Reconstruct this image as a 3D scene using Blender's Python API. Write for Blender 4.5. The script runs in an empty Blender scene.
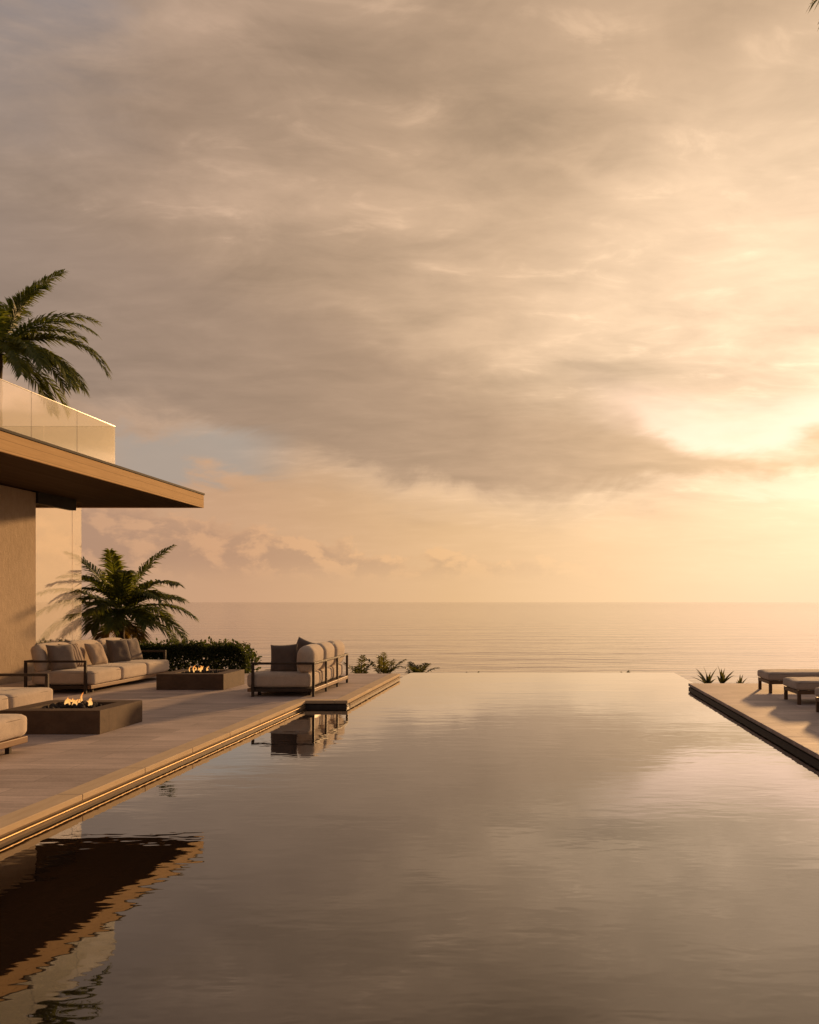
import bpy, bmesh, math, random
from mathutils import Vector, Matrix, Quaternion, noise as mnoise

R = math.radians
SC = bpy.context.scene
COL = SC.collection
random.seed(7)

# ------------------------------------------------------------------ camera
F = 854.0                      # focal length in pixels of the 819 wide frame
EYE = 1.70                     # eye height over the terrace
cam_d = bpy.data.cameras.new('camera')
cam = bpy.data.objects.new('camera', cam_d)
COL.objects.link(cam)
cam.location = (0, 0, EYE)
cam.rotation_euler = (R(90), 0, 0)
cam_d.sensor_fit = 'HORIZONTAL'
cam_d.sensor_width = 36.0
cam_d.lens = 36.0 * F / 819.0
cam_d.shift_x = -(540 - 409.5) / 819.0
cam_d.shift_y = (602 - 512) / 819.0
cam_d.clip_start = 0.1
cam_d.clip_end = 120000
SC.camera = cam

SC.view_settings.view_transform = 'Standard'
SC.view_settings.look = 'None'
SC.view_settings.exposure = 0.0
SC.view_settings.gamma = 1.0
SC.view_settings.use_curve_mapping = False
SC.render.engine = 'CYCLES'
SC.cycles.use_denoising = True
SC.cycles.max_bounces = 8
SC.cycles.transparent_max_bounces = 24
SC.cycles.sample_clamp_indirect = 6

# ------------------------------------------------------------------ sun + sky
SUN_AZ, SUN_EL = 22.0, 9.6     # degrees right of +Y, degrees over the horizon
SUN_DIR = Vector((math.sin(R(SUN_AZ)) * math.cos(R(SUN_EL)),
                  math.cos(R(SUN_AZ)) * math.cos(R(SUN_EL)), math.sin(R(SUN_EL))))
sun_d = bpy.data.lights.new('sun', 'SUN')
sun_d.energy = 4.2
sun_d.angle = R(2.6)
sun_d.color = (1.0, 0.56, 0.23)
sun = bpy.data.objects.new('sun', sun_d)
COL.objects.link(sun)
sun.rotation_euler = SUN_DIR.to_track_quat('Z', 'Y').to_euler()
sun.location = (30, 60, 30)


class NT:
    """small wrapper for writing node trees as expressions"""
    def __init__(self, tree):
        self.t = tree
        self.n = tree.nodes
        self.l = tree.links

    def new(self, kind, **kw):
        nd = self.n.new(kind)
        for k, v in kw.items():
            setattr(nd, k, v)
        return nd

    def put(self, sock, v):
        if isinstance(v, bpy.types.NodeSocket):
            self.l.new(v, sock)
        elif isinstance(v, (tuple, list)) and len(v) == 3 and sock.type == 'RGBA':
            sock.default_value = (*v, 1)
        else:
            sock.default_value = v

    def m(self, op, a, b=None, c=None, clamp=False):
        nd = self.new('ShaderNodeMath', operation=op, use_clamp=clamp)
        for i, v in enumerate((a, b, c)):
            if v is not None:
                self.put(nd.inputs[i], v)
        return nd.outputs[0]

    def v(self, op, a, b=None, scale=None):
        nd = self.new('ShaderNodeVectorMath', operation=op)
        self.put(nd.inputs[0], a)
        if b is not None:
            self.put(nd.inputs[1], b)
        if scale is not None:
            self.put(nd.inputs['Scale'], scale)
        return nd.outputs['Value'] if op in ('DOT_PRODUCT', 'LENGTH', 'DISTANCE') else nd.outputs[0]

    def xyz(self, x, y, z):
        nd = self.new('ShaderNodeCombineXYZ')
        for i, q in enumerate((x, y, z)):
            self.put(nd.inputs[i], q)
        return nd.outputs[0]

    def sep(self, vec):
        nd = self.new('ShaderNodeSeparateXYZ')
        self.put(nd.inputs[0], vec)
        return nd.outputs

    def noise(self, vec, scale, detail=4, rough=0.55, dist=0.0, color=False):
        nd = self.new('ShaderNodeTexNoise')
        self.put(nd.inputs['Vector'], vec)
        nd.inputs['Scale'].default_value = scale
        nd.inputs['Detail'].default_value = detail
        nd.inputs['Roughness'].default_value = rough
        nd.inputs['Distortion'].default_value = dist
        return nd.outputs['Color' if color else 'Fac']

    def step(self, v, lo, hi, a=0.0, b=1.0):
        nd = self.new('ShaderNodeMapRange', interpolation_type='SMOOTHSTEP')
        for k, q in (('Value', v), ('From Min', lo), ('From Max', hi), ('To Min', a), ('To Max', b)):
            self.put(nd.inputs[k], q)
        return nd.outputs[0]

    def lin(self, v, lo, hi, a=0.0, b=1.0):
        nd = self.new('ShaderNodeMapRange')
        for k, q in (('Value', v), ('From Min', lo), ('From Max', hi), ('To Min', a), ('To Max', b)):
            self.put(nd.inputs[k], q)
        return nd.outputs[0]

    def ramp(self, fac, stops, interp='LINEAR'):
        nd = self.new('ShaderNodeValToRGB')
        nd.color_ramp.interpolation = interp
        el = nd.color_ramp.elements
        while len(el) < len(stops):
            el.new(0.5)
        for e, (p, c) in zip(el, stops):
            e.position = p
            e.color = (*c, 1) if isinstance(c, (tuple, list)) else (c, c, c, 1)
        self.put(nd.inputs[0], fac)
        return nd.outputs[0]

    def mix(self, fac, a, b, mode='MIX'):
        nd = self.new('ShaderNodeMix', data_type='RGBA', blend_type=mode)
        nd.clamp_factor = True
        self.put(nd.inputs[0], fac)
        self.put(nd.inputs[6], a)
        self.put(nd.inputs[7], b)
        return nd.outputs[2]


world = bpy.data.worlds.new('World')
SC.world = world
world.use_nodes = True
world.node_tree.nodes.clear()
w = NT(world.node_tree)
gen = w.new('ShaderNodeTexCoord').outputs['Generated']
d = w.v('NORMALIZE', gen)
dx, dy, dz = w.sep(d)
AZ = w.m('MULTIPLY', w.m('ARCTAN2', dx, dy), 180 / math.pi)
EL = w.m('MULTIPLY', w.m('ARCSINE', w.m('ABSOLUTE', dz)), 180 / math.pi)
ANG = w.m('MULTIPLY', w.m('ARCCOSINE', w.v('DOT_PRODUCT', d, tuple(SUN_DIR))), 180 / math.pi)
ANG01 = w.m('DIVIDE', ANG, 100.0, clamp=True)
AZ01 = w.lin(AZ, -50, 50)

# cloud sheet: directions projected on a flat layer, so streaks tighten to the horizon
zz = w.m('ADD', w.m('ABSOLUTE', dz), 0.16)
sheet = w.xyz(w.m('DIVIDE', dx, zz), w.m('DIVIDE', dy, zz), 0.0)
n_big = w.noise(w.v('ADD', sheet, (3.1, 7.7, 0)), 1.15, 3, 0.5, 0.4)
n_mid = w.noise(w.v('MULTIPLY', sheet, (1.0, 1.5, 1)), 2.6, 6, 0.58, 0.7)
n_fine = w.noise(w.v('MULTIPLY', w.v('ADD', sheet, (9, 2, 0)), (1.0, 2.0, 1)), 6.0, 6, 0.6, 0.5)
angp = w.xyz(AZ, w.m('MULTIPLY', EL, 2.2), 0.0)
n_edge = w.noise(angp, 0.10, 6, 0.6, 0.6)
n_edge2 = w.noise(w.v('ADD', angp, (70, 31, 0)), 0.055, 5, 0.55, 0.4)

veil = w.ramp(ANG01, [(0.0, (1.9, 1.12, 0.76)), (0.05, (1.3, 0.93, 0.64)), (0.10, (1.10, 0.79, 0.53)), (0.17, (0.85, 0.605, 0.395)),
                      (0.26, (0.69, 0.47, 0.298)), (0.35, (0.545, 0.367, 0.238)), (0.46, (0.475, 0.324, 0.226)),
                      (0.60, (0.355, 0.27, 0.22)), (0.8, (0.27, 0.215, 0.195)), (1.0, (0.13, 0.108, 0.108))])
horiz = w.ramp(ANG01, [(0.0, (1.7, 1.0, 0.68)), (0.09, (1.22, 0.81, 0.51)), (0.19, (1.04, 0.69, 0.385)),
                       (0.29, (0.83, 0.52, 0.27)), (0.42, (0.645, 0.375, 0.215)), (0.58, (0.52, 0.31, 0.20)),
                       (1.0, (0.12, 0.09, 0.08))])
bankr = w.ramp(ANG01, [(0.0, (0.95, 0.66, 0.40)), (0.08, (0.82, 0.56, 0.335)), (0.17, (0.64, 0.425, 0.26)),
                       (0.26, (0.50, 0.33, 0.21)), (0.35, (0.405, 0.27, 0.18)), (0.46, (0.355, 0.245, 0.178)),
                       (0.60, (0.30, 0.225, 0.185)), (1.0, (0.12, 0.1, 0.1))])
hz = w.m('POWER', 2.71828, w.m('DIVIDE', EL, -4.6))
hz = w.m('MULTIPLY', hz, 1.0, clamp=True)

mod = w.m('ADD', w.lin(n_big, 0.3, 0.7, -0.22, 0.22), w.lin(n_mid, 0.3, 0.7, -0.13, 0.13))
mod = w.m('ADD', mod, w.lin(n_fine, 0.3, 0.7, -0.07, 0.07))
wisp = w.m('MULTIPLY', w.step(n_fine, 0.52, 0.74), w.step(n_mid, 0.42, 0.62))
mod = w.m('ADD', mod, w.m('MULTIPLY', wisp, 0.20))
# single cloud masses and lit wisps that can be told apart (azimuth, elevation, half widths, strength)
Aw = w.m('ADD', AZ, w.lin(n_edge2, 0.25, 0.75, -3.5, 3.5))
Ev = w.m('ADD', EL, w.lin(n_edge, 0.25, 0.75, -2.0, 2.0))
for (a0, e0, wa, we, g) in ((-22, 28.5, 7, 3.0, -0.17), (-14, 20.5, 8, 2.6, -0.13), (-15, 28.5, 5, 2.6, -0.10), (-2, 30.0, 8, 2.6, -0.12),
                            (-28, 21.5, 6, 2.0, -0.10), (-6, 23.0, 9, 1.6, -0.08), (5, 21.5, 7, 1.2, -0.07), (12, 30, 6, 2.0, 0.07),
                            (-15.5, 16.4, 4.0, 0.8, 0.20), (-19, 23.4, 5, 0.9, 0.12), (-6, 17.6, 3.5, 0.9, 0.12), (-10, 24.5, 6, 0.8, 0.10),
                            (0, 16.0, 6, 0.7, 0.12), (8, 17.5, 7, 0.9, 0.10), (3, 26.5, 8, 0.9, 0.09), (-27, 31.0, 2.4, 0.9, 0.18), (-20.5, 33.0, 3, 0.8, 0.14)):
    da = w.m('DIVIDE', w.m('SUBTRACT', Aw, a0), wa)
    de = w.m('DIVIDE', w.m('SUBTRACT', Ev, e0), we)
    q = w.m('ADD', w.m('MULTIPLY', da, da), w.m('MULTIPLY', de, de))
    mod = w.m('ADD', mod, w.m('MULTIPLY', w.m('POWER', 2.71828, w.m('MULTIPLY', q, -1.0)), g * 1.0))
col = w.v('MULTIPLY', veil, w.xyz(*[w.m('ADD', mod, 1.0)] * 3))

# long dark bank over the horizon, its lower edge and its upper edge by azimuth (degrees / 40)
def edge(pts):
    return w.m('MULTIPLY', w.ramp(AZ01, [((a + 50) / 100, e / 40) for a, e in pts], 'EASE'), 40.0)
low = edge([(-50, 15), (-33, 13.0), (-26, 11.2), (-16, 9.0), (-9, 7.2), (1, 6.7), (10, 7.2), (14, 7.6), (18, 8.0), (45, 8.0)])
up = edge([(-50, 21), (-33, 21), (-26, 20), (-16, 17.5), (-7, 15), (1, 12.6), (5, 11.2), (10, 10.4), (19, 10.7), (45, 10.7)])
Ew = w.m('ADD', EL, w.lin(n_edge, 0.25, 0.75, -1.7, 1.7))
Ew2 = w.m('ADD', EL, w.lin(n_edge2, 0.25, 0.75, -2.2, 2.2))
bank = w.m('MULTIPLY', w.step(Ew, w.m('SUBTRACT', low, 0.5), w.m('ADD', low, 1.5)),
           w.step(Ew2, w.m('SUBTRACT', up, w.lin(AZ, 0, 10, 1.8, 0.7)), w.m('ADD', up, w.lin(AZ, 0, 10, 2.6, 0.6)), 1.0, 0.0))
# thin bright opening over the bank near the sun
gapn = w.step(n_edge, 0.42, 0.62)
gap = w.m('MULTIPLY', w.step(Ew, w.m('ADD', up, -0.8), w.m('ADD', up, 0.3)),
          w.step(Ew2, w.m('ADD', up, 0.6), w.m('ADD', up, 3.6), 1.0, 0.0))
gap = w.m('MULTIPLY', gap, w.step(AZ, 1, 12))

below = w.step(Ew, w.m('SUBTRACT', low, 3.0), w.m('ADD', low, 1.0), 1.0, 0.0)
col = w.mix(w.m('MULTIPLY', below, 0.7), col, horiz)
col = w.mix(hz, col, horiz)
col = w.mix(w.m('MULTIPLY', gap, 0.9), col, (1.45, 0.99, 0.74))
bk = w.m('ADD', w.lin(n_mid, 0.3, 0.7, 0.92, 1.08), w.lin(n_fine, 0.3, 0.7, -0.04, 0.05))
col = w.mix(w.m('MULTIPLY', bank, 0.92), col, w.v('MULTIPLY', bankr, w.xyz(bk, bk, bk)))
streak = w.m('MULTIPLY', w.m('MULTIPLY', w.step(AZ, 10.5, 15), w.step(n_edge, 0.38, 0.55)),
             w.m('MULTIPLY', w.step(Ew, w.m('SUBTRACT', low, 1.6), w.m('SUBTRACT', low, 0.8)),
                 w.step(Ew, w.m('SUBTRACT', low, 0.4), w.m('ADD', low, 0.3), 1.0, 0.0)))
col = w.mix(w.m('MULTIPLY', streak, 0.8), col, (1.35, 0.95, 0.66))
pale = w.m('MULTIPLY', w.m('MULTIPLY', w.step(AZ, -31, -25), w.step(AZ, -20, -15, 1.0, 0.0)),
           w.m('MULTIPLY', w.step(Ew, 7.4, 8.6), w.step(Ew, 9.6, 11.2, 1.0, 0.0)))
col = w.mix(w.m('MULTIPLY', pale, 0.75), col, (0.385, 0.342, 0.30))
clear = w.m('MULTIPLY', w.step(w.m('ADD', AZ, w.m('MULTIPLY', n_edge, 16)), -26, -14, 1.0, 0.0),
            w.step(w.m('ADD', EL, w.m('MULTIPLY', n_edge2, 14)), 30, 40))
col = w.mix(w.m('MULTIPLY', clear, w.lin(n_mid, 0.35, 0.6, 0.95, 0.35)), col, (0.232, 0.216, 0.232))
# puffy cumulus low on the left
cp = w.xyz(AZ, w.m('MULTIPLY', EL, 1.5), 0.0)
n_c = w.noise(cp, 0.33, 5, 0.6, 0.2)
n_c2 = w.noise(w.v('ADD', cp, (0.9, 0.9, 0)), 0.33, 5, 0.6, 0.2)
ctop = edge([(-50, 6.6), (-27, 6.3), (-19, 5.2), (-13, 4.0), (-9, 2.8), (-6, 3.5), (0, 3.1), (4, 3.0), (8, 1.5), (50, 1.0)])
cdens = w.m('ADD', w.m('MULTIPLY', n_c, 4.2), w.m('SUBTRACT', w.m('SUBTRACT', ctop, EL), 2.2))
cmask = w.m('MULTIPLY', w.step(cdens, -0.1, 0.45), w.step(EL, 1.1, 3.0))
cmask = w.m('MULTIPLY', cmask, w.step(AZ, -12, 4, 0.75, 0.3))
rim = w.m('ADD', w.step(w.m('SUBTRACT', n_c, n_c2), -0.05, 0.13), w.step(cdens, 0.9, 0.1, 0.0, 0.55), clamp=True)
ccol = w.mix(rim, w.v('MULTIPLY', horiz, (0.72, 0.72, 0.80)), w.v('MULTIPLY', horiz, (1.12, 1.06, 1.0)))
col = w.mix(w.m('MULTIPLY', cmask, 0.85), col, ccol)

nish = w.new('ShaderNodeTexSky', sky_type='NISHITA')
nish.sun_disc = False
nish.sun_elevation = R(SUN_EL)
nish.sun_rotation = R(SUN_AZ)
nish.air_density = 1.6
nish.dust_density = 4.0
bg_sky = w.new('ShaderNodeBackground')
w.put(bg_sky.inputs[0], nish.outputs[0])
bg_sky.inputs[1].default_value = 0.075
bg_cl = w.new('ShaderNodeBackground')
w.put(bg_cl.inputs[0], col)
bg_cl.inputs[1].default_value = 1.0
cover = 0.97
mixs = w.new('ShaderNodeMixShader')
w.put(mixs.inputs[0], cover)
w.l.new(bg_sky.outputs[0], mixs.inputs[1])
w.l.new(bg_cl.outputs[0], mixs.inputs[2])
wo = w.new('ShaderNodeOutputWorld')
w.l.new(mixs.outputs[0], wo.inputs[0])


# ------------------------------------------------------------------ materials
def new_mat(name):
    m = bpy.data.materials.new(name)
    m.use_nodes = True
    t = NT(m.node_tree)
    return m, t, m.node_tree.nodes['Principled BSDF']


def obj_co(t, scale=(1, 1, 1), space='Object'):
    co = t.new('ShaderNodeTexCoord').outputs[space]
    return t.v('MULTIPLY', co, scale)


def pos_co(t, scale=(1, 1, 1)):
    return t.v('MULTIPLY', t.new('ShaderNodeNewGeometry').outputs['Position'], scale)


def bump(t, bs, h, strength=0.3, dist=0.01):
    b = t.new('ShaderNodeBump')
    b.inputs['Strength'].default_value = strength
    b.inputs['Distance'].default_value = dist
    t.put(b.inputs['Height'], h)
    t.l.new(b.outputs[0], bs.inputs['Normal'])
    return b


def speckled(name, c1, c2, scale=8, stretch=(1, 1, 1), rough=0.7, bstr=0.2, bdist=0.004, metal=0.0, detail=6, spec=0.25):
    m, t, bs = new_mat(name)
    co = obj_co(t, stretch)
    n = t.noise(co, scale, detail, 0.6, 0.3)
    n2 = t.noise(co, scale * 7, 3, 0.6)
    f = t.m('ADD', t.lin(n, 0.3, 0.7, 0, 0.75), t.lin(n2, 0.3, 0.7, 0, 0.25), clamp=True)
    t.put(bs.inputs['Base Color'], t.mix(f, c1, c2))
    bs.inputs['Roughness'].default_value = rough
    bs.inputs['Metallic'].default_value = metal
    bs.inputs['Specular IOR Level'].default_value = spec
    bump(t, bs, t.m('ADD', n, t.m('MULTIPLY', n2, 0.5)), bstr, bdist)
    return m


def paving_mat(name, base, tw, th):
    m, t, bs = new_mat(name)
    co = pos_co(t)
    br = t.new('ShaderNodeTexBrick')
    t.put(br.inputs['Vector'], co)
    br.inputs['Scale'].default_value = 1.0
    br.inputs['Brick Width'].default_value = tw
    br.inputs['Row Height'].default_value = th
    br.inputs['Mortar Size'].default_value = 0.0035
    br.inputs['Mortar Smooth'].default_value = 0.2
    br.inputs['Bias'].default_value = 0.0
    br.offset = 0.5
    a = tuple(c * 0.84 for c in base)
    b = tuple(min(1, c * 1.13) for c in base)
    br.inputs['Color1'].default_value = (*a, 1)
    br.inputs['Color2'].default_value = (*b, 1)
    br.inputs['Mortar'].default_value = (*[c * 0.5 for c in base], 1)
    n1 = t.noise(t.v('MULTIPLY', co, (0.6, 5.0, 1)), 3.0, 6, 0.65, 0.4)
    n2 = t.noise(co, 38, 4, 0.6)
    n3 = t.noise(co, 0.7, 3, 0.5)
    k = t.m('ADD', t.lin(n1, 0.3, 0.7, -0.2, 0.2), t.lin(n2, 0.3, 0.7, -0.1, 0.1))
    k = t.m('ADD', t.m('ADD', k, t.lin(n3, 0.3, 0.7, -0.16, 0.14)), 1.0)
    t.put(bs.inputs['Base Color'], t.v('MULTIPLY', br.outputs['Color'], t.xyz(k, k, k)))
    t.put(bs.inputs['Roughness'], t.lin(n1, 0.3, 0.7, 0.68, 0.85))
    bs.inputs['Specular IOR Level'].default_value = 0.2
    h = t.m('SUBTRACT', t.m('ADD', t.m('MULTIPLY', n2, 0.3), t.m('MULTIPLY', n1, 0.6)),
            t.m('MULTIPLY', br.outputs['Fac'], 1.5))
    bump(t, bs, h, 0.35, 0.004)
    return m


M = {}
M['paving'] = paving_mat('travertine paving', (0.51, 0.415, 0.36), 1.2, 0.3)
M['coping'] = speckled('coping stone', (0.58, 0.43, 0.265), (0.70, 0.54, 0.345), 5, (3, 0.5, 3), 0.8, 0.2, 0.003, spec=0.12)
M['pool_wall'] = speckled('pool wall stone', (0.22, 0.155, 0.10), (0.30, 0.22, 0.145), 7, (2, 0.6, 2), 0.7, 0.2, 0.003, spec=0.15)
M['dark_shade_stone'] = speckled('dark and shaded stone', (0.05, 0.042, 0.036), (0.10, 0.08, 0.065), 9, (1, 1, 1), 0.6, 0.3, 0.004)  # weir and plinth stone; also paints shade on pool walls turned from sun
M['brass'] = speckled('brass glint strip', (0.26, 0.175, 0.08), (0.36, 0.25, 0.12), 4, (1, 0.2, 1), 0.42, 0.05, 0.001, 1.0)
M['corten'] = speckled('bronze fire table', (0.085, 0.057, 0.039), (0.15, 0.10, 0.064), 6, (1, 1, 1.6), 0.7, 0.2, 0.003, spec=0.15)
M['metal'] = speckled('dark bronze frame', (0.045, 0.033, 0.025), (0.08, 0.058, 0.042), 12, (1, 1, 1), 0.6, 0.1, 0.001, 0.0, spec=0.2)
M['teak'] = speckled('teak rail', (0.20, 0.115, 0.06), (0.31, 0.185, 0.10), 5, (6, 0.7, 6), 0.5, 0.3, 0.002)
M['teak_dark'] = speckled('dark timber leg', (0.10, 0.058, 0.033), (0.17, 0.10, 0.055), 5, (4, 4, 0.8), 0.5, 0.3, 0.002)
M['lava'] = speckled('lava rock', (0.018, 0.015, 0.013), (0.06, 0.048, 0.04), 20, (1, 1, 1), 0.85, 0.8, 0.01)
M['tray'] = speckled('soot tray', (0.02, 0.017, 0.015), (0.04, 0.033, 0.028), 9, (1, 1, 1), 0.7, 0.3, 0.003)
M['roof_dark'] = speckled('roof capping', (0.03, 0.025, 0.022), (0.05, 0.042, 0.036), 4, (1, 1, 1), 0.7, 0.1, 0.002, 0.0, spec=0.1)
M['roof_top'] = speckled('roof deck', (0.28, 0.23, 0.18), (0.36, 0.30, 0.24), 3, (1, 1, 1), 0.8, 0.2, 0.004)
M['bark'] = speckled('palm bark', (0.10, 0.07, 0.045), (0.20, 0.15, 0.10), 6, (1, 1, 4), 0.9, 0.8, 0.03)
M['twig'] = speckled('twig', (0.03, 0.025, 0.015), (0.07, 0.05, 0.03), 9, (1, 1, 1), 0.9, 0.5, 0.01)
M['soil'] = speckled('planted soil', (0.06, 0.05, 0.03), (0.12, 0.10, 0.06), 2, (1, 1, 1), 0.95, 0.6, 0.05)


def fabric(name, c, weave=420):
    m, t, bs = new_mat(name)
    co = obj_co(t)
    a = t.noise(t.v('MULTIPLY', co, (1, 1, 0.3)), weave * 0.5, 2, 0.5)
    b = t.noise(co, 9, 4, 0.6)
    k = t.m('ADD', t.lin(a, 0.3, 0.7, 0.86, 1.10), t.lin(b, 0.3, 0.7, -0.07, 0.07))
    t.put(bs.inputs['Base Color'], t.v('MULTIPLY', t.xyz(*c), t.xyz(k, k, k)))
    bs.inputs['Roughness'].default_value = 0.9
    bs.inputs['Specular IOR Level'].default_value = 0.15
    bs.inputs['Sheen Weight'].default_value = 0.25
    bump(t, bs, t.m('ADD', a, t.m('MULTIPLY', t.noise(co, 5, 3, 0.5), 3.0)), 0.35, 0.006)
    return m


M['linen'] = fabric('oatmeal linen', (0.56, 0.46, 0.36))
M['linen_lounger'] = fabric('greige canvas', (0.45, 0.37, 0.30))
M['grey_fab'] = fabric('taupe grey weave', (0.22, 0.175, 0.145))
M['dark_fab'] = fabric('dark taupe weave', (0.135, 0.105, 0.088))
M['tan_fab'] = fabric('warm sand weave', (0.42, 0.32, 0.235))
M['piping'] = fabric('piping', (0.25, 0.19, 0.145))


def striped_fabric():
    m, t, bs = new_mat('striped weave')
    co = obj_co(t)
    x, y, z = t.sep(co)
    s = t.step(t.m('SINE', t.m('MULTIPLY', y, 95.0)), -0.25, 0.25)
    a = t.noise(co, 200, 2, 0.5)
    c = t.mix(s, (0.16, 0.11, 0.085), (0.48, 0.38, 0.29))
    k = t.lin(a, 0.3, 0.7, 0.85, 1.1)
    t.put(bs.inputs['Base Color'], t.v('MULTIPLY', c, t.xyz(k, k, k)))
    bs.inputs['Roughness'].default_value = 0.9
    bump(t, bs, a, 0.3, 0.004)
    return m


M['stripe'] = striped_fabric()


def plaster_mat():
    m, t, bs = new_mat('board marked plaster')
    co = pos_co(t)
    n1 = t.noise(t.v('MULTIPLY', co, (1, 3.2, 1.5)), 4.0, 7, 0.7, 0.3)
    n2 = t.noise(co, 45, 4, 0.6)
    n3 = t.noise(co, 0.9, 4, 0.6)
    f = t.m('ADD', t.lin(n1, 0.3, 0.7, 0, 0.6), t.lin(n3, 0.3, 0.7, 0, 0.4), clamp=True)
    t.put(bs.inputs['Base Color'], t.mix(f, (0.38, 0.28, 0.185), (0.53, 0.405, 0.28)))
    bs.inputs['Roughness'].default_value = 0.85
    bump(t, bs, t.m('ADD', n1, t.m('MULTIPLY', n2, 0.6)), 0.5, 0.02)
    return m


M['plaster'] = plaster_mat()


def plank_mat(name, c1, c2, width, axis=0, rough=0.5):
    """timber boards that run along Y (axis 0: board width counted in X, axis 2: in Z)"""
    m, t, bs = new_mat(name)
    co = pos_co(t)
    x, y, z = t.sep(co)
    q = t.m('DIVIDE', (x, y, z)[axis], width)
    fr = t.m('FRACT', q)
    idx = t.m('FLOOR', q)
    seam = t.step(t.m('ABSOLUTE', t.m('SUBTRACT', fr, 0.5)), 0.47, 0.495)
    wn = t.new('ShaderNodeTexWhiteNoise', noise_dimensions='1D')
    t.put(wn.inputs['W'], idx)
    g = t.noise(t.xyz(t.m('MULTIPLY', x, 14), t.m('ADD', t.m('MULTIPLY', y, 0.8), t.m('MULTIPLY', idx, 5.3)),
                      t.m('MULTIPLY', z, 14)), 1.6, 6, 0.65, 0.5)
    f = t.m('ADD', t.m('MULTIPLY', wn.outputs[0], 0.35), t.lin(g, 0.3, 0.7, 0, 0.65), clamp=True)
    c = t.mix(f, c1, c2)
    c = t.mix(t.m('MULTIPLY', seam, 0.75), c, tuple(v * 0.3 for v in c1))
    t.put(bs.inputs['Base Color'], c)
    bs.inputs['Roughness'].default_value = 0.75
    bs.inputs['Specular IOR Level'].default_value = 0.08
    bump(t, bs, t.m('SUBTRACT', g, t.m('MULTIPLY', seam, 2.0)), 0.3, 0.004)
    return m


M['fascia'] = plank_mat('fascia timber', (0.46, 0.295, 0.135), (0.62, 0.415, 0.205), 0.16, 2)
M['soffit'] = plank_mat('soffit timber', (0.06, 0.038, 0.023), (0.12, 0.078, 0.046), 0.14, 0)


def leaf_mat(name, c1, c2, tip=None):
    m, t, bs = new_mat(name)
    oi = t.new('ShaderNodeObjectInfo')
    n = t.noise(pos_co(t), 3.0, 3, 0.6)
    c = t.mix(t.lin(n, 0.3, 0.7), c1, c2)
    t.put(bs.inputs['Base Color'], c)
    bs.inputs['Roughness'].default_value = 0.5
    bs.inputs['Specular IOR Level'].default_value = 0.35
    tr = t.new('ShaderNodeBsdfTranslucent')
    t.put(tr.inputs[0], t.v('MULTIPLY', c, (2.2, 2.0, 0.7)))
    mx = t.new('ShaderNodeMixShader')
    mx.inputs[0].default_value = 0.42
    t.l.new(bs.outputs[0], mx.inputs[1])
    t.l.new(tr.outputs[0], mx.inputs[2])
    t.l.new(mx.outputs[0], m.node_tree.nodes['Material Output'].inputs[0])
    return m


M['frond'] = leaf_mat('palm frond', (0.07, 0.10, 0.028), (0.155, 0.175, 0.052))
M['frond_dry'] = leaf_mat('dry palm frond', (0.12, 0.085, 0.03), (0.22, 0.15, 0.05))
M['hedge'] = leaf_mat('hedge leaf', (0.022, 0.036, 0.013), (0.055, 0.07, 0.024))
M['blade'] = leaf_mat('garden blade', (0.04, 0.048, 0.016), (0.09, 0.085, 0.03))


def glass_mat():
    m, t, bs = new_mat('balustrade glass')
    out = m.node_tree.nodes['Material Output']
    m.node_tree.nodes.remove(bs)
    gl = t.new('ShaderNodeBsdfGlossy')
    gl.inputs['Roughness'].default_value = 0.03
    gl.inputs['Color'].default_value = (0.92, 0.80, 0.60, 1)
    tp = t.new('ShaderNodeBsdfTransparent')
    tp.inputs['Color'].default_value = (0.93, 0.90, 0.85, 1)
    lw = t.new('ShaderNodeLayerWeight')
    lw.inputs['Blend'].default_value = 0.5
    fac = t.m('ADD', 0.32, t.m('MULTIPLY', t.m('POWER', lw.outputs['Facing'], 5.0), 0.64))
    mx = t.new('ShaderNodeMixShader')
    t.put(mx.inputs[0], fac)
    t.l.new(tp.outputs[0], mx.inputs[1])
    t.l.new(gl.outputs[0], mx.inputs[2])
    t.l.new(mx.outputs[0], out.inputs[0])
    return m


M['glass'] = glass_mat()
M['glass_edge'] = speckled('glass edge', (0.32, 0.28, 0.22), (0.40, 0.36, 0.28), 5, (1, 1, 1), 0.25, 0.02, 0.001)


def water_mat(name, base, waves, rough, ior, tint, coat=0.0):
    m, t, bs = new_mat(name)
    co = pos_co(t)
    h = None
    for (sx, sy, sc, amp, det) in waves:
        n = t.noise(t.v('MULTIPLY', co, (sx, sy, 1)), sc, det, 0.5, 0.2)
        n = t.m('MULTIPLY', n, amp)
        h = n if h is None else t.m('ADD', h, n)
    bs.inputs['Base Color'].default_value = (*base, 1)
    bs.inputs['Roughness'].default_value = rough
    bs.inputs['IOR'].default_value = ior
    bs.inputs['Specular Tint'].default_value = tint
    b = bump(t, bs, h, 1.0, 1.0)
    if coat:                         # a second, clear reflecting skin: added to brighten the pool's reflections
        bs.inputs['Coat Weight'].default_value = coat
        bs.inputs['Coat IOR'].default_value = 1.35
        bs.inputs['Coat Roughness'].default_value = rough
        t.l.new(b.outputs[0], bs.inputs['Coat Normal'])
    return m


M['pool'] = water_mat('pool water', (0.014, 0.009, 0.0065),
                      [(0.3, 1.0, 0.9, 0.0040, 2), (0.4, 1.0, 4.5, 0.0016, 2), (0.5, 1.0, 13, 0.00035, 1)], 0.012, 1.42, (1.0, 0.70, 0.45, 1), 1.0)
M['sea'] = water_mat('sea water', (0.20, 0.095, 0.045),
                     [(0.2, 1.0, 0.10, 0.42, 3), (0.3, 1.0, 0.45, 0.17, 3), (0.6, 1.0, 1.6, 0.01, 2)], 0.06, 1.85, (1.0, 0.80, 0.55, 1))


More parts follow.
